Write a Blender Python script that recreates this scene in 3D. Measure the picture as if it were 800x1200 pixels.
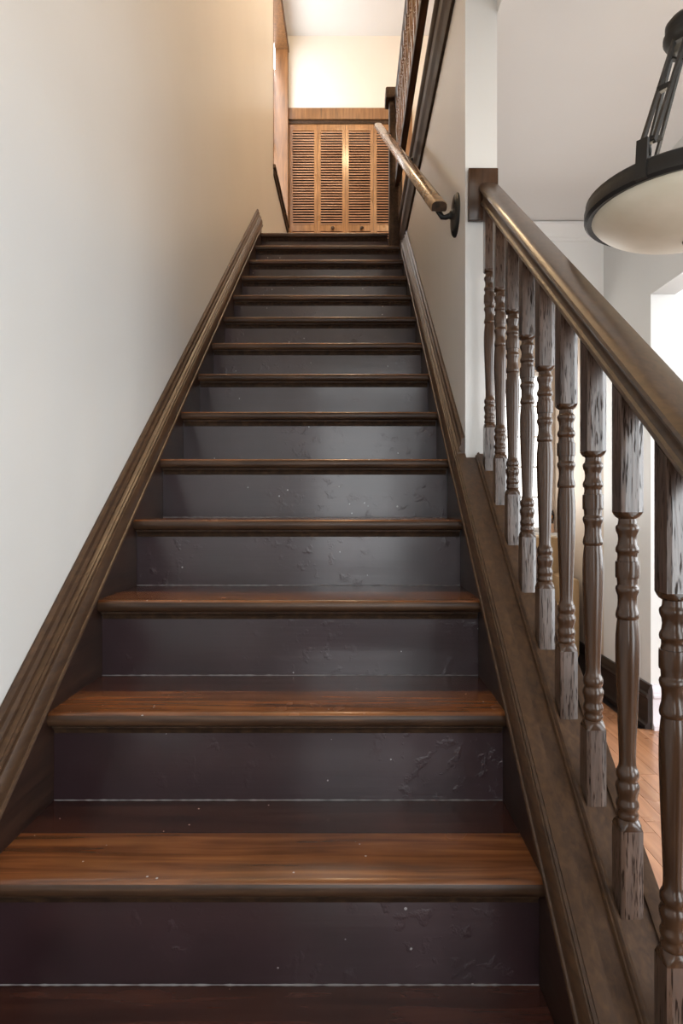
import bpy, bmesh, math, random
from mathutils import Vector, Matrix
random.seed(7)
for o in list(bpy.data.objects): bpy.data.objects.remove(o)
scn = bpy.context.scene
COL = scn.collection
PI = math.pi

# ------------------------------------------------------------------ camera
EYE = 1.0096                       # eye height above the entry hall floor
F = 734.0                          # focal length in pixels of an 800x1200 frame
cd = bpy.data.cameras.new('camera'); cam = bpy.data.objects.new('camera', cd); COL.objects.link(cam)
cam.location = (0, 0, EYE); cam.rotation_euler = (PI/2, 0, 0)
cd.sensor_width = 36; cd.sensor_fit = 'AUTO'; cd.lens = F/1200*36
cd.shift_x = -11/1200; cd.shift_y = -12/1200
cd.clip_start = .02; cd.clip_end = 60
scn.camera = cam

# ------------------------------------------------------------------ world, exposure
w = bpy.data.worlds.new('world'); scn.world = w; w.use_nodes = True
bg = w.node_tree.nodes['Background']; bg.inputs[0].default_value = (.80, .90, 1, 1); bg.inputs[1].default_value = 1.0
scn.view_settings.view_transform = 'Standard'; scn.view_settings.look = 'None'
scn.view_settings.exposure = 0.0; scn.view_settings.gamma = 1; scn.view_settings.use_curve_mapping = False

# ------------------------------------------------------------------ lights (daylight at the windows, added fills, lamps)
def area(name, loc, direction, sx, sy, power, col):
    l = bpy.data.lights.new(name, 'AREA'); l.shape = 'RECTANGLE'; l.size = sx; l.size_y = sy
    l.energy = power; l.color = col
    o = bpy.data.objects.new(name, l); COL.objects.link(o); o.location = loc
    o.rotation_euler = Vector(direction).to_track_quat('-Z', 'Y').to_euler()
    return o
DAY = (.90, .96, 1.0); WARM = (1.0, .70, .40)
area('front_gallery_fill', (-.05, -1.56, 3.95), (0, 1, 0), 1.0, 1.3, 3, DAY)  # unseen fill added at the front, at upper floor height
area('daylight_side_room', (3.66, 1.0, 1.55), (-1, 0, 0), 2.4, 1.7, 112, DAY)
area('side_room_front_fill', (2.35, -1.55, 1.2), (0, 1, 0), 1.6, 2.2, 80, DAY)  # added fill, no window here; gives the baluster blocks their grey sheen
area('daylight_back_window', (1.08, 4.02, 1.42), (0, -1, 0), .46, .95, 7, (1, .98, .94))
area('daylight_stair_window', (-.76, 5.75, 4.6), (1, 0, 0), .95, 1.2, 3.5, DAY)

# ------------------------------------------------------------------ stair numbers
RUN, RISE = .25, .18937
def nose_y(n): return RUN*(n+3.05)
def top_z(n): return .18837*(n+1)+.0175
def zl(y): return .75748*y - .38821        # height of the nosing line at depth y
NT = 14                                     # the last nosing is the upper landing
LAND = top_z(NT)
XL, XR = -.613, .314                        # faces of the two stringers
WL, WR = -.645, .345                        # plaster faces beside the stair
WR2 = .441                                  # far side of the wall right of the stair
YEND = 1.89                                 # near end of that wall
YB = 6.36                                   # back wall upstairs
HALLX = 1.335                               # right wall of the hall
CEIL1 = EYE + 1.47                          # hall ceiling
CEIL2 = EYE + 4.73                          # upper ceiling
YF = -1.6                                   # front wall

# ------------------------------------------------------------------ materials
MAT = {}
def new_mat(name):
    m = bpy.data.materials.new(name); m.use_nodes = True
    MAT[name] = m
    nt = m.node_tree
    return m, nt, nt.nodes['Principled BSDF']
def N(nt, typ, **kw):
    n = nt.nodes.new(typ)
    for k, v in kw.items(): setattr(n, k, v)
    return n
def ramp(nt, stops):
    r = N(nt, 'ShaderNodeValToRGB'); e = r.color_ramp.elements
    while len(e) < len(stops): e.new(.5)
    for el, (p, c) in zip(e, stops): el.position = p; el.color = (*c, 1)
    return r
def coords(nt, scale, rot=(0, 0, 0), jitter=True):
    tc = N(nt, 'ShaderNodeTexCoord'); mp = N(nt, 'ShaderNodeMapping')
    mp.inputs['Scale'].default_value = scale; mp.inputs['Rotation'].default_value = rot
    if jitter:
        oi = N(nt, 'ShaderNodeObjectInfo'); ml = N(nt, 'ShaderNodeMath', operation='MULTIPLY'); ml.inputs[1].default_value = 37
        nt.links.new(oi.outputs['Random'], ml.inputs[0])
        ad = N(nt, 'ShaderNodeVectorMath', operation='ADD')
        nt.links.new(tc.outputs['Object'], ad.inputs[0]); nt.links.new(ml.outputs[0], ad.inputs[1])
        nt.links.new(ad.outputs[0], mp.inputs['Vector'])
    else:
        nt.links.new(tc.outputs['Object'], mp.inputs['Vector'])
    return mp
def wood(name, dark, mid, light, grain=(4, 60, 60), rot=(0, 0, 0), rough=.3, coat=.4, bump=.15, speck=0.0, tone=.12, spec=.5, pores=0.0):
    """grain: low number along the fibres, high across"""
    m, nt, b = new_mat(name); L = nt.links
    mp = coords(nt, grain, rot)
    n1 = N(nt, 'ShaderNodeTexNoise'); n1.inputs['Scale'].default_value = 1; n1.inputs['Detail'].default_value = 6; n1.inputs['Distortion'].default_value = .6
    L.new(mp.outputs[0], n1.inputs['Vector'])
    r = ramp(nt, [(.28, dark), (.5, mid), (.75, light)]); L.new(n1.outputs['Fac'], r.inputs[0])
    col = r.outputs[0]
    # slow blotches of worn varnish
    mp2 = coords(nt, (5, 5, 5)); n2 = N(nt, 'ShaderNodeTexNoise'); n2.inputs['Detail'].default_value = 3
    n2.inputs['Scale'].default_value = 1; L.new(mp2.outputs[0], n2.inputs['Vector'])
    mr = N(nt, 'ShaderNodeMapRange'); mr.inputs['From Min'].default_value = .3; mr.inputs['From Max'].default_value = .7
    mr.inputs['To Min'].default_value = 1-tone; mr.inputs['To Max'].default_value = 1+tone
    L.new(n2.outputs['Fac'], mr.inputs['Value'])
    mx = N(nt, 'ShaderNodeMix', data_type='RGBA', blend_type='MULTIPLY'); mx.inputs[0].default_value = 1
    L.new(col, mx.inputs[6]); L.new(mr.outputs[0], mx.inputs[7]); col = mx.outputs[2]
    if pores:
        mpp = coords(nt, tuple(g*pores for g in grain), rot); np_ = N(nt, 'ShaderNodeTexNoise'); np_.inputs['Scale'].default_value = 1; np_.inputs['Detail'].default_value = 2
        L.new(mpp.outputs[0], np_.inputs['Vector'])
        rp = ramp(nt, [(.36, (.35, .35, .35)), (.43, (1, 1, 1))]); L.new(np_.outputs['Fac'], rp.inputs[0])
        mq = N(nt, 'ShaderNodeMix', data_type='RGBA', blend_type='MULTIPLY'); mq.inputs[0].default_value = 1
        L.new(col, mq.inputs[6]); L.new(rp.outputs[0], mq.inputs[7]); col = mq.outputs[2]
    if speck:
        mp3 = coords(nt, (1, 1, 1)); v = N(nt, 'ShaderNodeTexVoronoi'); v.inputs['Scale'].default_value = 26
        L.new(mp3.outputs[0], v.inputs['Vector'])
        n4 = N(nt, 'ShaderNodeTexNoise'); n4.inputs['Scale'].default_value = 7; L.new(mp3.outputs[0], n4.inputs['Vector'])
        mm = N(nt, 'ShaderNodeMath', operation='MULTIPLY'); mm.inputs[1].default_value = speck; L.new(n4.outputs['Fac'], mm.inputs[0])
        lt = N(nt, 'ShaderNodeMath', operation='LESS_THAN'); L.new(v.outputs['Distance'], lt.inputs[0]); L.new(mm.outputs[0], lt.inputs[1])
        ms = N(nt, 'ShaderNodeMix', data_type='RGBA'); L.new(lt.outputs[0], ms.inputs[0]); L.new(col, ms.inputs[6])
        ms.inputs[7].default_value = (.42, .36, .33, 1); col = ms.outputs[2]
    L.new(col, b.inputs['Base Color'])
    rr = N(nt, 'ShaderNodeMapRange'); rr.inputs['To Min'].default_value = rough*.75; rr.inputs['To Max'].default_value = rough*1.35
    L.new(n2.outputs['Fac'], rr.inputs['Value']); L.new(rr.outputs[0], b.inputs['Roughness'])
    b.inputs['Specular IOR Level'].default_value = spec
    b.inputs['Coat Weight'].default_value = coat; b.inputs['Coat Roughness'].default_value = rough*.6
    if pores:      # the open pores hold no varnish
        pc = N(nt, 'ShaderNodeMapRange'); pc.inputs['From Min'].default_value = .35; pc.inputs['From Max'].default_value = .43
        pc.inputs['To Min'].default_value = 0; pc.inputs['To Max'].default_value = coat; L.new(np_.outputs['Fac'], pc.inputs['Value'])
        L.new(pc.outputs[0], b.inputs['Coat Weight'])
        ps = N(nt, 'ShaderNodeMapRange'); ps.inputs['From Min'].default_value = .35; ps.inputs['From Max'].default_value = .43
        ps.inputs['To Min'].default_value = .1; ps.inputs['To Max'].default_value = spec; L.new(np_.outputs['Fac'], ps.inputs['Value'])
        L.new(ps.outputs[0], b.inputs['Specular IOR Level'])
    bp = N(nt, 'ShaderNodeBump'); bp.inputs['Strength'].default_value = bump; bp.inputs['Distance'].default_value = .004
    L.new(n1.outputs['Fac'], bp.inputs['Height']); L.new(bp.outputs[0], b.inputs['Normal'])
    return m
def paint(name, col, rough=.5, bump=.05, scale=40, spec=.4, coat=0, mottle=.03):
    m, nt, b = new_mat(name); L = nt.links
    mp = coords(nt, (1, 1, 1), jitter=False)
    n = N(nt, 'ShaderNodeTexNoise'); n.inputs['Scale'].default_value = scale; n.inputs['Detail'].default_value = 4; L.new(mp.outputs[0], n.inputs['Vector'])
    n2 = N(nt, 'ShaderNodeTexNoise'); n2.inputs['Scale'].default_value = 1.3; n2.inputs['Detail'].default_value = 3; L.new(mp.outputs[0], n2.inputs['Vector'])
    r = ramp(nt, [(.3, tuple(c*(1-mottle) for c in col)), (.7, tuple(min(1, c*(1+mottle)) for c in col))]); L.new(n2.outputs['Fac'], r.inputs[0])
    L.new(r.outputs[0], b.inputs['Base Color'])
    b.inputs['Roughness'].default_value = rough; b.inputs['Specular IOR Level'].default_value = spec; b.inputs['Coat Weight'].default_value = coat
    bp = N(nt, 'ShaderNodeBump'); bp.inputs['Strength'].default_value = bump; bp.inputs['Distance'].default_value = .003
    L.new(n.outputs['Fac'], bp.inputs['Height']); L.new(bp.outputs[0], b.inputs['Normal'])
    return m
def emit(name, col, strength):
    m, nt, b = new_mat(name)
    b.inputs['Base Color'].default_value = (.8, .8, .8, 1)
    b.inputs['Emission Color'].default_value = (*col, 1); b.inputs['Emission Strength'].default_value = strength
    b.inputs['Roughness'].default_value = .1
    return m
SL = math.atan(.75748)
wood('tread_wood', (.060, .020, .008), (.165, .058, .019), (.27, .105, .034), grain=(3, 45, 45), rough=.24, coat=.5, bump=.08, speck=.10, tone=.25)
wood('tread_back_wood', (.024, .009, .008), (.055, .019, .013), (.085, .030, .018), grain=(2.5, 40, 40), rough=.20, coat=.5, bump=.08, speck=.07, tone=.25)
wood('nosing_wood', (.024, .012, .007), (.052, .026, .014), (.11, .058, .030), grain=(3, 60, 60), rough=.34, coat=.08, bump=.1, tone=.3, spec=.3)
wood('dark_oak', (.028, .013, .006), (.050, .024, .012), (.072, .036, .019), grain=(60, 60, 4), rough=.19, coat=.10, bump=.0, spec=.34)
wood('oak_block', (.026, .014, .009), (.060, .034, .022), (.105, .064, .046), grain=(110, 110, 9), rough=.30, coat=.85, bump=.12, pores=3.5, spec=.65)
wood('slope_trim', (.032, .015, .007), (.053, .026, .012), (.078, .040, .018), grain=(90, 2, 90), rot=(-SL, 0, 0), rough=.42, coat=.12, bump=.06, tone=.08, spec=.4)
wood('slope_dark', (.014, .006, .004), (.024, .010, .006), (.036, .016, .009), grain=(70, 3, 70), rot=(-SL, 0, 0), rough=.40, coat=.05, bump=.08, spec=.3)
wood('rail_wood', (.034, .018, .009), (.058, .031, .015), (.085, .046, .022), grain=(90, 2, 90), rot=(-SL, 0, 0), rough=.32, coat=.4, bump=.0, tone=.10)
wood('wall_rail_wood', (.09, .045, .018), (.19, .10, .042), (.32, .18, .085), grain=(60, 3, 60), rot=(-SL, 0, 0), rough=.25, coat=.5, bump=.04)
wood('upper_dark', (.018, .010, .006), (.038, .020, .011), (.07, .038, .02), grain=(50, 5, 50), rough=.55, coat=.0, bump=.08, spec=.25)
wood('louver_wood', (.15, .064, .020), (.22, .100, .034), (.29, .140, .052), grain=(50, 50, 4), rough=.28, coat=.4, bump=.1)
wood('slat_wood', (.24, .115, .060), (.34, .18, .10), (.44, .25, .15), grain=(4, 60, 60), rough=.40, coat=.0, bump=.05, spec=.3)  # base brightened to stand in for glare on the slat fronts
wood('casing_wood', (.095, .042, .015), (.16, .072, .025), (.22, .105, .040), grain=(50, 50, 4), rough=.30, coat=.35, bump=.1)
wood('floor_wood', (.30, .125, .055), (.40, .18, .085), (.50, .25, .125), grain=(40, 2.5, 40), rough=.28, coat=.4, bump=.06, tone=.15)
wood('base_dark', (.010, .006, .005), (.018, .010, .008), (.028, .016, .012), grain=(40, 3, 40), rough=.35, coat=.05, bump=.05, spec=.25)
paint('wall_paint', (.61, .597, .575), rough=.42, bump=.06, scale=30)
paint('trim_white', (.88, .88, .87), rough=.35, bump=.02)
paint('ceiling_white', (.76, .745, .73), rough=.6, bump=.05)
paint('tan_paint', (.50, .40, .31), rough=.55)
paint('lavender_white', (.62, .57, .60), rough=.35)
paint('black_iron', (.013, .012, .011), rough=.42, bump=.12, scale=120, spec=.3)
paint('caulk', (.19, .18, .18), rough=.7, bump=.5, scale=60, mottle=.6)
paint('sofa_cloth', (.36, .235, .12), rough=.85, bump=.3, scale=300)
paint('piping_cloth', (.62, .52, .38), rough=.85)
paint('peach_ceramic', (.72, .47, .32), rough=.4)
paint('amber_glass', (.55, .22, .05), rough=.2)
emit('daylight_pane', (.92, .97, 1.0), 5.0)
emit('bright_pane', (1, .99, .96), 2.2)
emit('bulb_glow', (1, .75, .45), 12)
emit('dim_pane', (1, .93, .82), 1.3)  # dimmed glow for the added front gallery window
# riser: dark purple-brown gloss paint, chipped and brushed
m, nt, b = new_mat('riser_paint'); L = nt.links
mp = coords(nt, (1, 1, 1))
nA = N(nt, 'ShaderNodeTexNoise'); nA.inputs['Scale'].default_value = 34; nA.inputs['Detail'].default_value = 5; L.new(mp.outputs[0], nA.inputs['Vector'])
mpb = coords(nt, (4, 60, 90)); nB = N(nt, 'ShaderNodeTexNoise'); nB.inputs['Scale'].default_value = 1; nB.inputs['Detail'].default_value = 4; L.new(mpb.outputs[0], nB.inputs['Vector'])
nC = N(nt, 'ShaderNodeTexNoise'); nC.inputs['Scale'].default_value = 5; nC.inputs['Detail'].default_value = 4; L.new(mp.outputs[0], nC.inputs['Vector'])
rc = ramp(nt, [(.3, (.019, .008, .010)), (.55, (.029, .013, .016)), (.75, (.044, .024, .028))]); L.new(nC.outputs['Fac'], rc.inputs[0])
vo = N(nt, 'ShaderNodeTexVoronoi'); vo.inputs['Scale'].default_value = 22; L.new(mp.outputs[0], vo.inputs['Vector'])
mm = N(nt, 'ShaderNodeMath', operation='MULTIPLY'); mm.inputs[1].default_value = .09; L.new(nC.outputs['Fac'], mm.inputs[0])
lt = N(nt, 'ShaderNodeMath', operation='LESS_THAN'); L.new(vo.outputs['Distance'], lt.inputs[0]); L.new(mm.outputs[0], lt.inputs[1])
mc = N(nt, 'ShaderNodeMix', data_type='RGBA'); L.new(lt.outputs[0], mc.inputs[0]); L.new(rc.outputs[0], mc.inputs[6]); mc.inputs[7].default_value = (.33, .31, .31, 1)
L.new(mc.outputs[2], b.inputs['Base Color'])
# lumps of old paint, strongest in patches
rl = ramp(nt, [(.56, (0, 0, 0)), (.70, (1, 1, 1))]); L.new(nA.outputs['Fac'], rl.inputs[0])
rp = ramp(nt, [(.45, (0, 0, 0)), (.62, (1, 1, 1))]); L.new(nC.outputs['Fac'], rp.inputs[0])
mu = N(nt, 'ShaderNodeMath', operation='MULTIPLY'); L.new(rl.outputs[0], mu.inputs[0]); L.new(rp.outputs[0], mu.inputs[1])
ad = N(nt, 'ShaderNodeMath', operation='ADD'); L.new(mu.outputs[0], ad.inputs[0])
m3 = N(nt, 'ShaderNodeMath', operation='MULTIPLY'); m3.inputs[1].default_value = .25; L.new(nB.outputs['Fac'], m3.inputs[0]); L.new(m3.outputs[0], ad.inputs[1])
bp = N(nt, 'ShaderNodeBump'); bp.inputs['Strength'].default_value = .42; bp.inputs['Distance'].default_value = .0035
L.new(ad.outputs[0], bp.inputs['Height']); L.new(bp.outputs[0], b.inputs['Normal'])
b.inputs['Roughness'].default_value = .32; b.inputs['Specular IOR Level'].default_value = .5; b.inputs['Coat Weight'].default_value = .5; b.inputs['Coat Roughness'].default_value = .14
# frosted bowl of the pendant
m, nt, b = new_mat('bowl_glass')
mp = coords(nt, (1, 1, 1)); n = N(nt, 'ShaderNodeTexNoise'); n.inputs['Scale'].default_value = 9; n.inputs['Detail'].default_value = 4
nt.links.new(mp.outputs[0], n.inputs['Vector'])
r = ramp(nt, [(.3, (.50, .46, .36)), (.7, (.60, .56, .46))]); nt.links.new(n.outputs['Fac'], r.inputs[0]); nt.links.new(r.outputs[0], b.inputs['Base Color'])
b.inputs['Roughness'].default_value = .5; b.inputs['Specular IOR Level'].default_value = .2; b.inputs['Subsurface Weight'].default_value = 0
b.inputs['Transmission Weight'].default_value = 0
nt.links.new(r.outputs[0], b.inputs['Emission Color']); b.inputs['Emission Strength'].default_value = .12
# clear glass
m, nt, b = new_mat('clear_glass'); b.inputs['Base Color'].default_value = (1, 1, 1, 1); b.inputs['Roughness'].default_value = .02
b.inputs['Transmission Weight'].default_value = 1; b.inputs['IOR'].default_value = 1.05

# ------------------------------------------------------------------ builders
WLOC = {}
def link(o, parent, world):
    COL.objects.link(o); world = Vector(world); WLOC[o.name] = world
    if parent is not None:
        o.parent = parent; o.location = world - WLOC[parent.name]
    else: o.location = world
    return o
def tag(o, label=None, cat=None, group=None, kind=None):
    if label: o['label'] = label
    if cat: o['category'] = cat
    if group: o['group'] = group
    if kind: o['kind'] = kind
    return o
def empty(name, loc): 
    o = bpy.data.objects.new(name, None); o.empty_display_size = .1
    return link(o, None, loc)
def from_bm(name, bm, mat, parent=None, smooth=None):
    bmesh.ops.recalc_face_normals(bm, faces=bm.faces)
    xs = [v.co for v in bm.verts]
    c = Vector(((min(v.x for v in xs)+max(v.x for v in xs))/2, (min(v.y for v in xs)+max(v.y for v in xs))/2, min(v.z for v in xs)))
    for v in bm.verts: v.co -= c
    me = bpy.data.meshes.new(name); bm.to_mesh(me); bm.free()
    me.materials.append(MAT[mat])
    if smooth is not None:
        for p in me.polygons: p.use_smooth = True
        me.set_sharp_from_angle(angle=math.radians(smooth))
    o = bpy.data.objects.new(name, me)
    return link(o, parent, c)
def share(src, name, parent, world):
    o = src.copy(); o.name = name
    o.parent = None
    return link(o, parent, world)
def add_box(bm, x0, x1, y0, y1, z0, z1, bev=0):
    vs = [bm.verts.new(p) for p in ((x0,y0,z0),(x1,y0,z0),(x1,y1,z0),(x0,y1,z0),(x0,y0,z1),(x1,y0,z1),(x1,y1,z1),(x0,y1,z1))]
    fs = [bm.faces.new([vs[i] for i in f]) for f in ((0,3,2,1),(4,5,6,7),(0,1,5,4),(1,2,6,5),(2,3,7,6),(3,0,4,7))]
    if bev:
        es = list({e for f in fs for e in f.edges})
        bmesh.ops.bevel(bm, geom=es, offset=bev, segments=2, affect='EDGES', profile=.5)
def box(name, x0, x1, y0, y1, z0, z1, mat, parent=None, bev=0):
    bm = bmesh.new(); add_box(bm, x0, x1, y0, y1, z0, z1, bev)
    return from_bm(name, bm, mat, parent, 40 if bev else None)
def boxes(name, lst, mat, parent=None):
    bm = bmesh.new()
    for bx in lst: add_box(bm, *bx)
    return from_bm(name, bm, mat, parent)
def add_extrude(bm, prof, fa, fb):
    a = [bm.verts.new(fa(*p)) for p in prof]; b2 = [bm.verts.new(fb(*p)) for p in prof]
    n = len(prof)
    for i in range(n):
        j = (i+1) % n; bm.faces.new((a[i], a[j], b2[j], b2[i]))
    bm.faces.new(a[::-1]); bm.faces.new(b2)
def slope(name, prof, y0, y1, mat, parent=None, smooth=35):
    """profile of (x, v) swept parallel to the nosing line, v above it; plumb ends"""
    bm = bmesh.new()
    add_extrude(bm, prof, lambda x, v: (x, y0, zl(y0)+v), lambda x, v: (x, y1, zl(y1)+v))
    return from_bm(name, bm, mat, parent, smooth)
def runy(name, prof, y0, y1, mat, parent=None, smooth=35):
    bm = bmesh.new(); add_extrude(bm, prof, lambda x, z: (x, y0, z), lambda x, z: (x, y1, z))
    return from_bm(name, bm, mat, parent, smooth)
def runx(name, prof, x0, x1, mat, parent=None, smooth=35):
    bm = bmesh.new(); add_extrude(bm, prof, lambda y, z: (x0, y, z), lambda y, z: (x1, y, z))
    return from_bm(name, bm, mat, parent, smooth)
def add_rings(bm, rings, cap=True):
    vr = [[bm.verts.new(p) for p in r] for r in rings]
    n = len(vr[0])
    for a, b2 in zip(vr, vr[1:]):
        for i in range(n):
            j = (i+1) % n; bm.faces.new((a[i], a[j], b2[j], b2[i]))
    if cap: bm.faces.new(vr[0][::-1]); bm.faces.new(vr[-1])
def add_lathe(bm, prof, cx, cy, n=28, cap=True):
    add_rings(bm, [[(cx+r*math.cos(2*PI*k/n), cy+r*math.sin(2*PI*k/n), z) for k in range(n)] for r, z in prof], cap)
def lathe(name, prof, cx, cy, mat, parent=None, n=28, smooth=40):
    bm = bmesh.new(); add_lathe(bm, prof, cx, cy, n); return from_bm(name, bm, mat, parent, smooth)
def add_bar(bm, p, q, w, h, up=(0, 0, 1)):
    p, q = Vector(p), Vector(q); d = (q-p).normalized(); s = d.cross(Vector(up)).normalized(); u = s.cross(d)
    r = lambda c: [c+s*w/2*a+u*h/2*b2 for a, b2 in ((-1,-1),(1,-1),(1,1),(-1,1))]
    add_rings(bm, [r(p), r(q)])
def add_tube(bm, pts, r, n=10):
    pts = [Vector(p) for p in pts]; rings = []
    for i, p in enumerate(pts):
        d = (pts[min(i+1, len(pts)-1)]-pts[max(i-1, 0)]).normalized()
        s = d.cross(Vector((.13, .21, .97))).normalized(); u = s.cross(d)
        rings.append([p+s*r*math.cos(2*PI*k/n)+u*r*math.sin(2*PI*k/n) for k in range(n)])
    add_rings(bm, rings)

# ================================================================== THE SETTING
ST = 'structure'
def struct(o): o['kind'] = ST; return o
# left wall with the window opening upstairs
WY0, WY1, WZ0, WZ1 = 5.20, 6.30, EYE+2.80, EYE+4.56
struct(boxes('wall_left', [(-.80, WL, YF, WY0, 0, CEIL2), (-.80, WL, WY0, WY1, 0, WZ0), (-.80, WL, WY0, WY1, WZ1, CEIL2), (-.80, WL, WY1, YB+.12, 0, CEIL2)], 'wall_paint'))
# back wall upstairs with the closet opening
DX0, DX1, DZ1 = -.632, .52, EYE+3.86
struct(boxes('wall_back', [(WL, DX0, YB, YB+.12, LAND-.25, CEIL2), (DX1, 2.3, YB, YB+.12, LAND-.25, CEIL2), (DX0, DX1, YB, YB+.12, DZ1, CEIL2)], 'wall_paint'))
struct(boxes('wall_closet', [(-.80, .9, YB+.60, YB+.68, LAND-.25, DZ1+.1)], 'base_dark'))  # closet shade put into a dark colour behind the louvre gaps
struct(boxes('wall_closet_side', [(-.80, -.75, YB+.12, YB+.60, LAND-.25, DZ1+.1), (.85, .9, YB+.12, YB+.60, LAND-.25, DZ1+.1), (-.80, .9, YB+.12, YB+.68, DZ1+.1, DZ1+.15)], 'tan_paint'))
# wall on the right of the stair
bm = bmesh.new()
add_extrude(bm, [(YEND, zl(YEND)+.05), (4.42, zl(4.42)-.02), (4.42, LAND-.17), (YEND, LAND-.17)], lambda y, z: (WR, y, z), lambda y, z: (WR2, y, z))
struct(from_bm('wall_stair', bm, 'wall_paint'))
bm = bmesh.new()
add_extrude(bm, [(.50, 0), (4.42, 0), (4.42, zl(4.42)-.03), (.55, zl(.55)+.04), (.50, zl(.50)+.04)], lambda y, z: (WR+.006, y, z), lambda y, z: (WR2+.006, y, z))
struct(from_bm('wall_under_stair', bm, 'wall_paint'))
# hall right wall with the bright cased opening (far jamb at OPY)
OPY, OPZ = 2.79, EYE+.924
struct(boxes('wall_hall', [(HALLX, HALLX+.11, OPY, 3.31, 0, CEIL1), (HALLX, HALLX+.11, -1.35, OPY, OPZ, CEIL1), (HALLX, HALLX+.11, YF, -1.35, 0, CEIL1)], 'wall_paint'))
struct(box('wall_parlour', HALLX, HALLX+.11, 3.31, 4.22, 0, CEIL1, 'tan_paint'))
# header with crown between hall and parlour
struct(box('wall_header', WR2, HALLX, 3.31, 3.43, EYE+.98, CEIL1, 'trim_white'))
struct(runx('trim_1', [(3.31, CEIL1-.005), (3.270, CEIL1-.005), (3.270, CEIL1-.018), (3.276, CEIL1-.024), (3.288, CEIL1-.05), (3.297, CEIL1-.062), (3.299, CEIL1-.074), (3.303, CEIL1-.078), (3.304, CEIL1-.092), (3.31, CEIL1-.094)], WR2+.002, HALLX-.002, 'trim_white'))
# parlour back wall with a window
PY = 4.10
px0, px1, pz0, pz1 = .84, 1.315, EYE-.20, EYE+.86
struct(boxes('wall_parlour_back', [(WR2, px0, PY, PY+.12, 0, CEIL1), (px1, HALLX, PY, PY+.12, 0, CEIL1), (px0, px1, PY, PY+.12, 0, pz0), (px0, px1, PY, PY+.12, pz1, CEIL1)], 'tan_paint'))
# side room beyond the opening
struct(boxes('wall_side_room', [(HALLX+.11, 3.8, OPY, OPY+.1, 0, 2.75), (3.7, 3.8, YF, OPY, 0, 2.75), (HALLX+.11, 3.8, YF-.1, YF, 0, 2.75)], 'trim_white'))
struct(box('ceiling_side_room', HALLX+.11, 3.8, YF, OPY, 2.70, 2.78, 'ceiling_white'))
# front wall behind the viewer, with entry window and added gallery window
struct(boxes('wall_front', [(WL, -.42, YF-.12, YF, 0, 2.46), (1.24, HALLX, YF-.12, YF, 0, 2.46), (.52, .60, YF-.12, YF, 0, 2.08), (.84, 1.24, YF-.12, YF, 0, 2.08), (-.42, 1.24, YF-.12, YF, 2.06, 2.12),
    (WL, 2.3, YF-.12, YF, 2.46, 3.28), (WL, -.56, YF-.12, YF, 3.28, 4.62), (.46, 2.3, YF-.12, YF, 3.28, 4.62), (WL, 2.3, YF-.12, YF, 4.62, CEIL2)], 'wall_paint'))
# ceilings and upper floor slab
struct(box('ceiling', WR2, HALLX+.11, YF, 4.22, CEIL1, LAND-.17, 'ceiling_white'))
struct(box('ceiling_upper', -.80, 2.3, YF, YB+.12, CEIL2, CEIL2+.1, 'ceiling_white'))
struct(box('floor_upper', WR2, 2.3, YF, 4.42, LAND-.165, LAND, 'floor_wood'))
struct(box('floor_landing', WL, 2.3, 4.44, YB, LAND-.165, LAND, 'tread_back_wood'))
struct(box('wall_upper_hall', 2.2, 2.3, YF, YB, LAND, CEIL2, 'wall_paint'))
# ground floor with its boards
fl = struct(box('floor', -.80, 3.8, YF, 4.22, -.12, -.014, 'base_dark'))
pw = .068; row = 0
plank_src = {}
x = WR2+.012
while x < 1.95:
    far = 4.09 if x+pw < HALLX else 2.785
    y = .2 - random.random()*.6
    while y < far:
        ln = random.choice((.6, .8, 1.0)); y1 = min(y+ln, far)
        if y1-y > .08:
            o = box('plank', x+.0008, x+pw-.0008, y+.0008, y1-.0008, -.014, 0, 'floor_wood', fl)
        y = y1
    x += pw
y = YF+.02
x = WL+.02
box('entry_board', WL+.02, WR2-.02, YF+.02, .54, -.014, 0, 'tread_back_wood', fl)
box('entry_board', WR2+.012, HALLX-.02, YF+.02, -.45, -.014, 0, 'tread_back_wood', fl)
# baseboards
def base_prof(x, s): return [(x, 0), (x-s*.030, 0), (x-s*.030, .018), (x-s*.022, .024), (x-s*.018, .03), (x-s*.018, .135), (x-s*.024, .142), (x-s*.024, .150), (x-s*.017, .158), (x-s*.017, .172), (x-s*.011, .182), (x-s*.008, .195), (x, .198)]
struct(runy('baseboard_hall', base_prof(HALLX-.0005, 1), OPY-.012, 4.09, 'base_dark'))
struct(runx('baseboard_side_room', [(OPY-.0005-(a-HALLX)*-1, z) if False else (OPY-.0005-(HALLX-a), z) for a, z in base_prof(HALLX, 1)], HALLX+.002, 3.69, 'lavender_white'))
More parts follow.
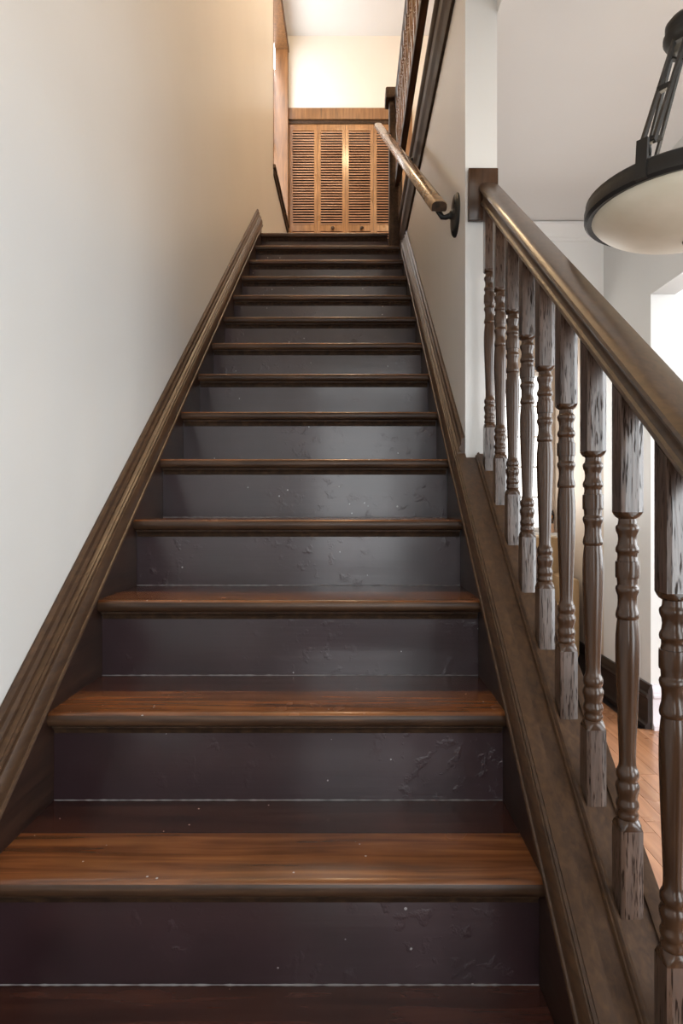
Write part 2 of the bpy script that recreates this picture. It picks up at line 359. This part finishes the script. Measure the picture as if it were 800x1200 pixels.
# windows
def sash_y(name, x0, x1, z0, z1, y, into, rows, cols, pane, frame, fw=.045):
    """window in a wall that faces along y; 'into' is the sign of the room side"""
    r = struct(boxes(name, [(x0, x0+fw, y-.02, y+.02, z0, z1), (x1-fw, x1, y-.02, y+.02, z0, z1), (x0+fw, x1-fw, y-.02, y+.02, z0, z0+fw), (x0+fw, x1-fw, y-.02, y+.02, z1-fw, z1)], frame))
    for i in range(1, cols): 
        xc = x0+fw+(x1-x0-2*fw)*i/cols; box('muntin', xc-.008, xc+.008, y-.012, y+.012, z0+fw, z1-fw, frame, r)
    for j in range(1, rows):
        zc = z0+fw+(z1-z0-2*fw)*j/rows; box('muntin', x0+fw, x1-fw, y-.011, y+.011, zc-.006, zc+.006, frame, r)
    for i in range(cols):
        for j in range(rows):
            a = x0+fw+(x1-x0-2*fw)*i/cols; b2 = x0+fw+(x1-x0-2*fw)*(i+1)/cols
            c = z0+fw+(z1-z0-2*fw)*j/rows; d = z0+fw+(z1-z0-2*fw)*(j+1)/rows
            box('pane', a+.001, b2-.001, y-.003, y+.003, c+.001, d-.001, pane, r)
    return r
sash_y('window_2', px0, px1, pz0, pz1, PY+.06, -1, 5, 2, 'bright_pane', 'trim_white', .03)
box('window_sill', px0-.05, px1+.015, PY-.07, PY+.04, pz0-.03, pz0, 'trim_white', bpy.data.objects['window_2'])
sash_y('window_3', -.42, 1.24, 2.12, 2.46, YF-.05, 1, 1, 4, 'daylight_pane', 'trim_white', .03)
sash_y('window_5', .60, .84, .0, 2.06, YF-.05, 1, 1, 2, 'daylight_pane', 'base_dark', .04)
sash_y('door_2', -.42, .52, .0, 2.06, YF-.06, 1, 1, 2, 'daylight_pane', 'base_dark', .11)
box('kick_panel', -.31, .41, YF-.078, YF-.042, .11, .46, 'base_dark', bpy.data.objects['door_2'])
sash_y('added_window_4', -.56, .46, 3.28, 4.62, YF-.05, 1, 2, 2, 'dim_pane', 'trim_white', .06)  # unseen window, added to light the upper stairwell
# stair window in the left wall: deep wooden reveal, dark sill, pane in the upper part
wn = struct(boxes('window_1', [(-.80, WL+.012, WY1-.022, WY1, WZ0, WZ1), (-.80, WL+.004, WY0, WY0+.018, WZ0, WZ1), (-.80, WL+.012, WY0+.018, WY1-.022, WZ1-.022, WZ1)], 'casing_wood'))
box('head_casing', WL+.0005, WL+.02, WY0+.0, YB-.002, WZ1, WZ1+.05, 'casing_wood', wn)
box('side_casing', WL+.0005, WL+.015, WY1, YB-.024, WZ0, WZ1, 'casing_wood', wn)
sl = box('sill', -.80, WL+.022, WY0-.01, YB-.03, WZ0-.035, WZ0, 'upper_dark', wn, .006)
box('apron', WL+.0005, WL+.012, WY0+.01, YB-.03, WZ0-.085, WZ0-.035, 'upper_dark', wn)
box('pane', -.792, -.786, WY0+.018, WY1-.022, WZ0+.06, WZ1-.022, 'daylight_pane', wn)
box('transom_pane', -.766, -.760, WY0+.018, WY1-.022, EYE+4.33, WZ1-.022, 'daylight_pane', wn)
box('sash_rail', -.798, -.775, WY0+.018, WY1-.022, WZ0, WZ0+.06, 'casing_wood', wn)
box('sash_rail', -.798, -.775, WY0+.018, WY1-.022, WZ0+.78, WZ0+.83, 'casing_wood', wn)
# closet doorway: casing and four louvred leaves
dr = struct(boxes('door_1', [(DX0, DX1, YB-.024, YB-.001, DZ1+.012, DZ1+.125), (DX0-.013, DX0+.006, YB-.022, YB+.06, LAND, DZ1), (DX1, DX1+.10, YB-.022, YB-.001, LAND, DZ1+.125)], 'casing_wood'))
box('door_head_gap', DX0+.006, DX1, YB-.006, YB+.05, DZ1-.022, DZ1+.010, 'upper_dark', dr)  # shade of the gap above the leaves put in as a dark strip
lw = (DX1-DX0-.012)/4
slat_mesh = None
for k in range(4):
    a = DX0+.007+k*lw+.0012; b2 = a+lw-.0024; y0, y1 = YB+.004, YB+.036
    zb, zt = LAND+.012, DZ1-.024
    s = .032
    lf = boxes('door_leaf', [(a, a+s, y0, y1, zb, zt), (b2-s, b2, y0, y1, zb, zt), (a+s, b2-s, y0, y1, zt-.065, zt), (a+s, b2-s, y0, y1, LAND+.915, LAND+.980), (a+s, b2-s, y0, y1, zb, zb+.12)], 'louver_wood', dr)
    for zs0, zs1, ns in ((LAND+.980, zt-.065, 36), (zb+.12, LAND+.915, 30)):
        pitch = (zs1-zs0)/ns
        for i in range(ns):
            zc = zs0+pitch*(i+.5)
            if slat_mesh is None:
                bm = bmesh.new()
                add_extrude(bm, [(y0+.001, -.0055), (y0+.003, -.0075), (y0+.006, -.0070), (y1-.003, .0075), (y1-.003, .0105), (y1-.005, .0110), (y0+.004, .0050), (y0+.001, .0035)], lambda y, z: (a+s, y, zc+z), lambda y, z: (b2-s, y, zc+z))
                slat_mesh = from_bm('slat', bm, 'slat_wood', lf)
                slat_dz = WLOC[slat_mesh.name].z - zc; slat_y = WLOC[slat_mesh.name].y
            else:
                share(slat_mesh, 'slat', lf, ((a+b2)/2, slat_y, zc+slat_dz))
    if k in (1, 2):
        xc = a + (.155 if k == 1 else .165)
        bm = bmesh.new()
        n = 18
        add_rings(bm, [[(xc+r*math.cos(2*PI*q/n), y0-d, LAND+.938+r*math.sin(2*PI*q/n)) for q in range(n)] for r, d in ((.010, 0), (.008, .008), (.009, .013), (.017, .02), (.018, .028), (.012, .036), (.004, .038))])
        from_bm('knob', bm, 'upper_dark', lf, 40)

# ================================================================== THE STAIRCASE
stair = tag(empty('staircase', (-.15, nose_y(0), 0)), 'dark varnished wooden staircase with glossy risers climbing to the louvred doors', 'staircase')
OV = .030; TH = .030
def nose_prof(y, z, depth):
    p = [(y+depth, z), (y+.012, z), (y+.006, z-.0015), (y+.002, z-.005), (y, z-.012), (y, z-.018), (y+.003, z-.025), (y+.009, z-.0295), (y+.016, z-TH), (y+depth, z-TH)]
    return p
def nose_paint(t):
    t.data.materials.append(MAT['nosing_wood'])
    for p in t.data.polygons:
        c = p.center
        if c.z < TH-.0035 and abs(p.normal.x) < .5: p.material_index = 1
src = {}
for n in range(NT+1):
    y, z = nose_y(n), top_z(n)
    last = n == NT
    x1 = XR-.0005 if not last else .25
    if n == 0:
        t = runx('tread', nose_prof(y, z, .150), XL+.0005, x1, 'tread_wood', stair); nose_paint(t)
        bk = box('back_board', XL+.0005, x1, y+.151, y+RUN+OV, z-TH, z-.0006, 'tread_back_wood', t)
        cv = runx('cove', [(y+OV, z-TH), (y+OV-.017, z-TH), (y+OV-.0165, z-TH-.004), (y+OV-.010, z-TH-.008), (y+OV-.006, z-TH-.014), (y+OV-.004, z-TH-.019), (y+OV, z-TH-.02)], XL+.004, x1-.004, 'upper_dark', t)
        bm = bmesh.new(); nseg = 90; pr = []
        rnd = random.Random(3)
        rr = []
        for i in range(nseg+1):
            s = .0004+.0016*rnd.random()**1.5; xx = XL+.001+(x1-.001-XL-.001)*i/nseg; yy, zz = y+RUN+OV, z
            rr.append([(xx, yy+.001, zz-.0006), (xx, yy-s*1.3, zz-.0006), (xx, yy-s*.5, zz+s*.6), (xx, yy+.001, zz+s*1.2)])
        add_rings(bm, rr); ck = from_bm('dust_line', bm, 'caulk', t)
        ri = box('riser', XL+.0005, x1, y+OV, y+OV+.02, z-RISE, z-TH-.0005, 'riser_paint', stair)
        for o in (t, bk, cv, ck, ri): src[o.name] = (o, WLOC[o.name]-Vector((0, y, z)))
    elif not last:
        off = Vector((0, y, z))
        t = share(src['tread'][0], 'tread', stair, src['tread'][1]+off)
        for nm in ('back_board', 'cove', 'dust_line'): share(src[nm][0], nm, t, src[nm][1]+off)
        share(src['riser'][0], 'riser', stair, src['riser'][1]+off)
    else:
        t = runx('landing_nosing', nose_prof(y, z, .15), XL+.0005, x1, 'tread_back_wood', stair); nose_paint(t)
        runx('cove', [(y+OV, z-TH), (y+OV-.017, z-TH), (y+OV-.010, z-TH-.008), (y+OV-.004, z-TH-.019), (y+OV, z-TH-.02)], XL+.004, x1-.002, 'upper_dark', t)
        box('riser', XL+.0005, .257, y+OV, y+OV+.02, z-RISE, z-TH-.0005, 'riser_paint', stair)
box('base_shoe', XL+.0005, XR-.0005, nose_y(0)+OV-.012, nose_y(0)+OV+.02, 0, .018, 'upper_dark', stair)
# stringers with their mouldings
def cap_prof(xw, s, dv=0, top=True):
    p = [(0, .032), (.033, .030), (.040, .031), (.0415, .036), (.040, .041), (.037, .043), (.037, .047), (.0375, .060), (.035, .072), (.030, .082), (.022, .085), (.022, .0875), (.0285, .089), (.0285, .094), (.024, .097), (.024, .102)]
    if top: p += [(.019, .106), (.011, .109), (.011, .1115), (.0175, .113), (.0175, .122), (.012, .129), (.011, .143), (.005, .150), (0, .150)]
    else: p += [(.012, .104), (0, .104)]
    return [(xw+s*a, v+dv) for a, v in p]
YT = nose_y(NT)+.04
sg = slope('stringer', [(WL+.001, -.42), (XL, -.42), (XL, .045), (WL+.001, .045)], .55, YT, 'slope_dark', stair)
slope('moulding', cap_prof(WL+.001, 1), .55, YT, 'slope_trim', sg)
ZU = EYE+1.655; yu = (ZU-.055+.38821)/.75748
bm = bmesh.new(); add_extrude(bm, [(.55, zl(.55)-.42), (4.203, zl(4.203)-.42), (4.203, ZU), (yu, ZU), (.55, zl(.55)+.055)], lambda y, z: (XR, y, z), lambda y, z: (WR-.0005, y, z))
sg = from_bm('stringer', bm, 'slope_dark', stair)
slope('moulding', cap_prof(WR-.001, -1, .008), YEND+.001, (ZU-.158+.38821)/.75748, 'slope_trim', sg)
slope('moulding', cap_prof(WR, -1, .008, False), .55, YEND, 'slope_trim', sg)

# ================================================================== LOWER BALUSTRADE
bal = tag(empty('balustrade', (.406, 1.2, zl(1.2)+.1)), 'dark oak stair balustrade with turned spindles and moulded handrail beside hanging lamp', 'balustrade')
slope('curb', [(WR+.001, .056), (WR2+.012, .056), (WR2+.012, .1005), (WR+.001, .1005)], .45, YEND-.001, 'slope_trim', bal)
slope('shoe_rail', [(.3745, .1005), (.3745, .104), (.3765, .108), (.3790, .1085), (.3800, .112), (.3830, .116), (.3865, .1165), (.3865, .112), (.4330, .112), (.4330, .1165), (.4365, .1175), (.4580, .1175), (.4585, .1005)], .45, YEND-.001, 'slope_trim', bal)
RV = 1.398-.467      # rail top above the nosing line
rp = [(.4385, RV-.001), (.428, RV+.002), (.413, RV+.003), (.398, RV+.002), (.389, RV-.002), (.3835, RV-.008), (.382, RV-.014), (.384, RV-.020), (.389, RV-.025), (.393, RV-.032), (.394, RV-.042), (.3925, RV-.050), (.389, RV-.054), (.388, RV-.060), (.3905, RV-.065), (.395, RV-.067),
      (.431, RV-.067), (.4355, RV-.065), (.438, RV-.060), (.437, RV-.054), (.4335, RV-.050), (.432, RV-.042), (.433, RV-.032), (.437, RV-.025), (.442, RV-.020), (.444, RV-.014), (.4425, RV-.008)]
slope('handrail', rp, .50, YEND-.018, 'rail_wood', bal, 28)
box('rosette_block', .351, .4405, YEND-.020, YEND-.0005, EYE+.842, EYE+.998, 'dark_oak', bal, .003)
# one turned baluster; t measured down from the foot of the upper block
TURN = [(.0125, .004), (.0130, .010), (.0135, .012), (.0160, .0145), (.0165, .018), (.0158, .022), (.0136, .027), (.0128, .034), (.0136, .041), (.0158, .0455), (.0165, .049), (.0158, .053), (.0140, .0545), (.0138, .060), (.0146, .0645), (.0148, .0655), (.0166, .066), (.0168, .070), (.0168, .088), (.0164, .0905), (.0148, .0910), (.0142, .099), (.0142, .1015), (.0158, .103), (.0167, .107), (.0158, .111), (.0138, .116), (.0133, .124), (.0138, .133), (.0158, .1405), (.0165, .1455), (.0156, .1495), (.0140, .1510), (.0150, .160), (.0164, .175), (.0168, .192), (.0166, .215), (.0155, .250), (.0140, .290), (.0126, .325), (.0118, .350), (.0118, .362), (.0128, .3685), (.0140, .3700), (.0156, .374), (.0160, .379), (.0150, .3835), (.0135, .3865), (.0145, .389), (.0166, .3935), (.0168, .398), (.0155, .404), (.0138, .411), (.0140, .4150), (.0158, .4195), (.0162, .4235), (.0150, .4275), (.0140, .4300), (.0150, .4340), (.0158, .4375), (.0150, .4405), (.0140, .442)]
HB = .0165
def sq_ring(half, rr, z, n=24):
    out = []
    for k in range(n):
        a = 2*PI*k/n; c, s_ = math.cos(a), math.sin(a)
        q = half/max(abs(c), abs(s_)); q = min(q, rr); out.append((q*c, q*s_, z))
    return out
def flat_blocks(o):
    for p in o.data.polygons:
        if p.area > .0004: p.use_smooth = False; p.material_index = 1
def baluster(name, parent, x, y, ztop, zfoot_up, zbot, mat='dark_oak'):
    rings = [sq_ring(HB, HB*1.37, ztop), sq_ring(HB, HB*1.37, zfoot_up+.006), sq_ring(HB, HB*1.20, zfoot_up+.002), sq_ring(HB, HB*1.02, zfoot_up-.001)]
    for r, t in TURN: rings.append(sq_ring(r, r, zfoot_up-t))
    zb = zfoot_up-.4455
    rings += [sq_ring(HB, HB*1.02, zb), sq_ring(HB, HB*1.20, zb-.004), sq_ring(HB, HB*1.37, zb-.010), sq_ring(HB, HB*1.37, zbot)]
    rings[0] = [(a, b2, c+.75748*b2) for a, b2, c in rings[0]]; rings[-1] = [(a, b2, c+.75748*b2) for a, b2, c in rings[-1]]
    bm = bmesh.new(); add_rings(bm, [[(px+x, py+y, pz) for px, py, pz in r] for r in rings])
    o = from_bm(name, bm, mat, parent, 50); o.data.materials.append(MAT['oak_block']); flat_blocks(o); return o
Y8 = .919; SP = .1305
b0 = None
for k in range(-2, 8):
    y = Y8+SP*k; zf = EYE-.021+.75748*SP*k
    if b0 is None:
        b0 = baluster('baluster', bal, .4055, y, zl(y)+RV-.064, zf, zl(y)+.105)
        w0 = WLOC[b0.name].copy(); y00 = y
    else:
        share(b0, 'baluster', bal, w0+Vector((0, y-y00, zl(y)-zl(y00))))
# newel at the foot (out of the picture, carries the rail)
nz = zl(.50)+RV
nw = box('newel_post', .362, .452, .41, .50, 0, nz+.03, 'dark_oak', bal, .004)
box('newel_cap', .350, .464, .398, .512, nz+.03, nz+.06, 'dark_oak', nw, .008)

# ================================================================== WALL HANDRAIL
A = Vector((.283, 2.01, EYE+.945)); B = Vector((.184, 4.24, EYE+2.545))
wh = tag(empty('wall_handrail', (WR, 2.05, EYE+.9)), 'worn golden wooden handrail on round black brackets along beige wall', 'handrail')
d = (B-A).normalized(); s_ = d.cross(Vector((0, 0, 1))).normalized(); u = s_.cross(d)
prof = []
for k in range(20):
    a = 2*PI*k/20; c, q = math.cos(a), math.sin(a)
    prof.append((math.copysign(abs(c)**.7, c)*.026, (math.copysign(abs(q)**.7, q)*.019)))
prof = [(a, max(v, -.013)) for a, v in prof]
def rring(p, k): return [p+s_*a*k+u*v*k for a, v in prof]
bm = bmesh.new(); add_rings(bm, [rring(A-d*.001, .93), rring(A+d*.003, 1), rring(B-d*.003, 1), rring(B, .93)])
rl_ = from_bm('rail', bm, 'wall_rail_wood', wh, 40)
rl_.data.materials.append(MAT['upper_dark'])
for p in rl_.data.polygons:
    if len(p.vertices) > 8: p.material_index = 1
def rot_lathe_x(bm, prof, xw, y, z, n=24):
    add_rings(bm, [[(xw-dp, y+r*math.cos(2*PI*k/n), z+r*math.sin(2*PI*k/n)) for k in range(n)] for r, dp in prof])
for yb, zb in ((2.045, EYE+.935), (3.27, EYE+1.79)):
    bm = bmesh.new(); rot_lathe_x(bm, [(.068, 0), (.068, .004), (.062, .010), (.050, .013), (.030, .015), (.014, .018), (.011, .024)], WR-.0002, yb, zb)
    br = from_bm('bracket', bm, 'black_iron', wh, 40)
    t = (yb-A.y)/(B.y-A.y); pr = A+(B-A)*t
    bm = bmesh.new(); add_tube(bm, [(WR-.022, yb, zb), (WR-.035, yb, zb-.006), ((WR-.03+pr.x)/2, yb, min(zb, pr.z-.02)-.006), (pr.x+.004, yb, pr.z-.022), (pr.x, yb, pr.z-.014)], .009)
    from_bm('arm', bm, 'black_iron', br, 60)
    for a in (.6, 2.7, 4.7):
        bm = bmesh.new(); rot_lathe_x(bm, [(.006, 0), (.006, .003), (.003, .0045)], WR-.0115, yb+.052*math.cos(a), zb+.052*math.sin(a), 10)
        from_bm('screw', bm, 'black_iron', br, 50)

# ================================================================== UPPER BALUSTRADE
ub = tag(empty('gallery_balustrade', (.33, 4.25, LAND)), 'dark turned gallery balustrade with square newel at the top of the stairs', 'balustrade')
nwp = box('newel_post', .258, .346, 4.205, 4.293, top_z(13)+.001, EYE+2.70, 'upper_dark', ub, .004)
box('newel_cap', .232, .366, 4.180, 4.318, EYE+2.70, EYE+2.775, 'upper_dark', nwp, .010)
YU0 = 1.2
runy('edge_trim', [(.46, EYE+1.66), (.334, EYE+1.66), (.330, EYE+1.68), (.330, EYE+1.73), (.322, EYE+1.745), (.322, EYE+1.79), (.329, EYE+1.80), (.329, EYE+1.86), (.318, EYE+1.875), (.316, EYE+1.895), (.322, EYE+1.91), (.46, EYE+1.91)], YU0, 4.204, 'upper_dark', ub)
runy('bottom_rail', [(.296, EYE+2.115), (.330, EYE+2.115), (.331, EYE+2.165), (.328, EYE+2.175), (.298, EYE+2.175), (.295, EYE+2.165)], YU0, 4.204, 'upper_dark', ub)
runy('handrail', [(.297, EYE+2.66), (.302, EYE+2.645), (.350, EYE+2.645), (.355, EYE+2.66), (.362, EYE+2.69), (.356, EYE+2.715), (.338, EYE+2.725), (.314, EYE+2.725), (.296, EYE+2.715), (.290, EYE+2.69)], YU0, 4.204, 'upper_dark', ub)
ys = [4.11-.115*k for k in range(26)]
u0 = None
for y in ys:
    if u0 is None:
        zt, zb = EYE+2.65, EYE+2.17
        h = .020
        rings = [sq_ring(h, h*1.38, zt), sq_ring(h, h*1.38, zt-.06), sq_ring(h, h, zt-.065)]
        for r, t in TURN: rings.append(sq_ring(r*1.2, r*1.2, zt-.068-t*.66))
        rings += [sq_ring(h, h, zt-.365), sq_ring(h, h*1.38, zt-.372), sq_ring(h, h*1.38, zb)]
        bm = bmesh.new(); add_rings(bm, [[(px+.316, py+y, pz) for px, py, pz in r] for r in rings])
        u0 = from_bm('baluster', bm, 'casing_wood', ub, 35); w0 = WLOC[u0.name].copy(); y00 = y
    else: share(u0, 'baluster', ub, w0+Vector((0, y-y00, 0)))
for yp in (YU0+.04, 4.16):
    box('block', .318, .330, yp-.018, yp+.018, EYE+1.91, EYE+2.115, 'upper_dark', ub)

# ================================================================== PENDANT LAMP
LX, LY = .725, 1.345; LZ = EYE+.640; LR = .207
lamp = tag(empty('pendant_lamp', (LX, LY, LZ)), 'black iron pendant lamp with wide cream frosted glass bowl', 'lamp')
rim = [(LR-.012, LZ-.016), (LR-.002, LZ-.018), (LR+.004, LZ-.012), (LR+.004, LZ+.004), (LR+.001, LZ+.010), (LR+.001, LZ+.020), (LR-.004, LZ+.024), (LR-.012, LZ+.022)]
bm = bmesh.new(); n = 64
add_rings(bm, [[(LX+r*math.cos(2*PI*k/n), LY+r*math.sin(2*PI*k/n), z) for k in range(n)] for r, z in rim+rim[:1]], cap=False)
bmesh.ops.remove_doubles(bm, verts=bm.verts, dist=1e-5)
from_bm('rim', bm, 'black_iron', lamp, 35)
R0 = LR-.009; DEP = .072; outer = []; inner = []
for i in range(15):
    a = PI/2*i/14; outer.append((max(R0*math.cos(a), .004), LZ-.006-DEP*math.sin(a)**1.15))
for r, z in outer[::-1]: inner.append((max(r-.005, .003), z+.005))
lathe('bowl', outer[::-1][::-1]+inner, LX, LY, 'bowl_glass', lamp, 64, 60)
zb = LZ-.006-DEP
lathe('finial', [(.003, zb-.024), (.006, zb-.021), (.006, zb-.016), (.004, zb-.013), (.011, zb-.009), (.013, zb-.003), (.006, zb+.001), (.004, zb+.01)], LX, LY, 'black_iron', lamp, 18)
HZ = EYE+1.005
lathe('hub', [(.012, HZ-.035), (.030, HZ-.030), (.044, HZ-.022), (.050, HZ-.012), (.050, HZ-.002), (.043, HZ+.002), (.046, HZ+.012), (.046, HZ+.022), (.036, HZ+.034), (.020, HZ+.042), (.012, HZ+.050), (.009, HZ+.06)], LX, LY, 'black_iron', lamp)
lathe('stem', [(.0085, HZ+.05), (.0085, CEIL1-.02)], LX, LY, 'black_iron', lamp, 16)
lathe('canopy', [(.012, CEIL1-.045), (.03, CEIL1-.035), (.062, CEIL1-.02), (.066, CEIL1-.008), (.066, CEIL1-.0005)], LX, LY, 'black_iron', lamp)
for ang in (219, 339, 99):
    a = math.radians(ang); dx, dy = math.cos(a), math.sin(a); side = Vector((-dy, dx, 0))
    def P(r, z, k=0): return Vector((LX+dx*r, LY+dy*r, z))+side*k
    top, bot = (.036, HZ-.02), (LR-.022, LZ+.062)
    bm = bmesh.new()
    for k in (-.0125, .0125): add_bar(bm, P(*top, k), P(*bot, k), .006, .010)
    ar = from_bm('arm', bm, 'black_iron', lamp)
    for f in (.02, .5, .98):
        r_ = top[0]+(bot[0]-top[0])*f; z_ = top[1]+(bot[1]-top[1])*f
        bm = bmesh.new(); add_bar(bm, P(r_, z_, -.014), P(r_, z_, .014), .011, .011); from_bm('link', bm, 'black_iron', ar)
    bm = bmesh.new(); add_bar(bm, P(LR-.004, LZ+.064), P(LR+.004, LZ-.016), .022, .008, up=(dx, dy, .1)); from_bm('clip', bm, 'black_iron', ar)
    bm = bmesh.new(); cc = P(LR-.024, LZ+.050)
    add_tube(bm, [cc+Vector((dx, dy, 0))*.010*math.cos(q*PI/8)+Vector((0, 0, .014))*math.sin(q*PI/8) for q in range(17)], .003, 8); from_bm('ring', bm, 'black_iron', ar, 60)
pl = bpy.data.lights.new('pendant_bulb', 'POINT'); pl.energy = 6.0; pl.color = (1, .86, .68); pl.shadow_soft_size = .03
po = bpy.data.objects.new('pendant_bulb', pl); COL.objects.link(po); po.location = (LX, LY, LZ+.02)

# ================================================================== UPPER HALL LIGHT
UX, UY, UZ = -.05, 4.45, EYE+4.60
ul = tag(empty('ceiling_light', (UX, UY, CEIL2)), 'bare bulb under a black ceiling rose above the top of the stairs', 'lamp')
lathe('canopy', [(.02, CEIL2-.05), (.06, CEIL2-.03), (.07, CEIL2-.001)], UX, UY, 'black_iron', ul)
lathe('bulb', [(.003, CEIL2-.115), (.016, CEIL2-.108), (.022, CEIL2-.092), (.018, CEIL2-.074), (.012, CEIL2-.062), (.012, CEIL2-.048)], UX, UY, 'bulb_glow', ul, 18)
pl = bpy.data.lights.new('upper_bulb', 'POINT'); pl.energy = 34; pl.color = WARM; pl.shadow_soft_size = .06
po = bpy.data.objects.new('upper_bulb', pl); COL.objects.link(po); po.location = (UX, UY, CEIL2-.20)

GX, GY = 1.15, 2.6  # unseen lamp, added to spread warm light onto the left wall
ul = tag(empty('ceiling_light', (GX, GY, CEIL2)), 'added unseen fill bulb under a black ceiling rose above the gallery floor', 'lamp')
lathe('canopy', [(.02, CEIL2-.05), (.06, CEIL2-.03), (.07, CEIL2-.001)], GX, GY, 'black_iron', ul)
lathe('bulb', [(.003, CEIL2-.115), (.016, CEIL2-.108), (.022, CEIL2-.092), (.018, CEIL2-.074), (.012, CEIL2-.062), (.012, CEIL2-.048)], GX, GY, 'bulb_glow', ul, 18)
pl = bpy.data.lights.new('gallery_fill', 'POINT'); pl.energy = 175; pl.color = WARM; pl.shadow_soft_size = .08
po = bpy.data.objects.new('gallery_fill', pl); COL.objects.link(po); po.location = (GX, GY, CEIL2-.25)

# ================================================================== PARLOUR FURNITURE
sf = tag(empty('armchair', (1.10, 3.78, 0)), 'tan upholstered armchair with pale piping under the bright parlour window', 'armchair')
ax0, ax1, ay0, ay1 = .82, 1.29, 3.50, 3.98
box('seat', ax0+.09, ax1-.07, ay0, ay1-.13, .12, .43, 'sofa_cloth', sf, .04)
bk = box('backrest', ax0+.02, ax1, ay1-.14, ay1, .12, EYE-.21, 'sofa_cloth', sf, .04)
bm = bmesh.new(); add_tube(bm, [(ax0+.05, ay1-.135, EYE-.214), (ax1-.03, ay1-.135, EYE-.214)], .006); from_bm('piping', bm, 'piping_cloth', bk, 60)
for xa in (ax0, ax1-.085):
    am = box('armrest', xa, xa+.085, ay0+.01, ay1-.12, .12, .58, 'sofa_cloth', sf, .03)
for xa in (ax0+.04, ax1-.06):
    for ya in (ay0+.05, ay1-.06): lathe('leg', [(.014, 0), (.020, .12)], xa, ya, 'base_dark', sf, 12)
ln = tag(empty('lantern', (1.285, PY-.04, pz0)), 'small amber lattice lantern on peach base on the parlour window sill', 'lantern')
lx, ly = 1.285, PY-.035
lathe('lantern_base', [(.034, pz0+.0005), (.036, pz0+.01), (.030, pz0+.04), (.032, pz0+.055), (.02, pz0+.062)], lx, ly, 'peach_ceramic', ln)
lathe('glass', [(.018, pz0+.062), (.026, pz0+.075), (.028, pz0+.10), (.022, pz0+.125), (.010, pz0+.14)], lx, ly, 'amber_glass', ln)
bm = bmesh.new()
for k in range(8):
    for sgn in (1, -1):
        pts = []
        for i in range(9):
            f = i/8; a = 2*PI*k/8+sgn*f*1.6; r = .020+.011*math.sin(PI*min(1, f*1.2)*.8)
            pts.append((lx+r*math.cos(a), ly+r*math.sin(a), pz0+.062+.085*f))
        add_tube(bm, pts, .0028, 6)
from_bm('lattice', bm, 'black_iron', ln, 60)
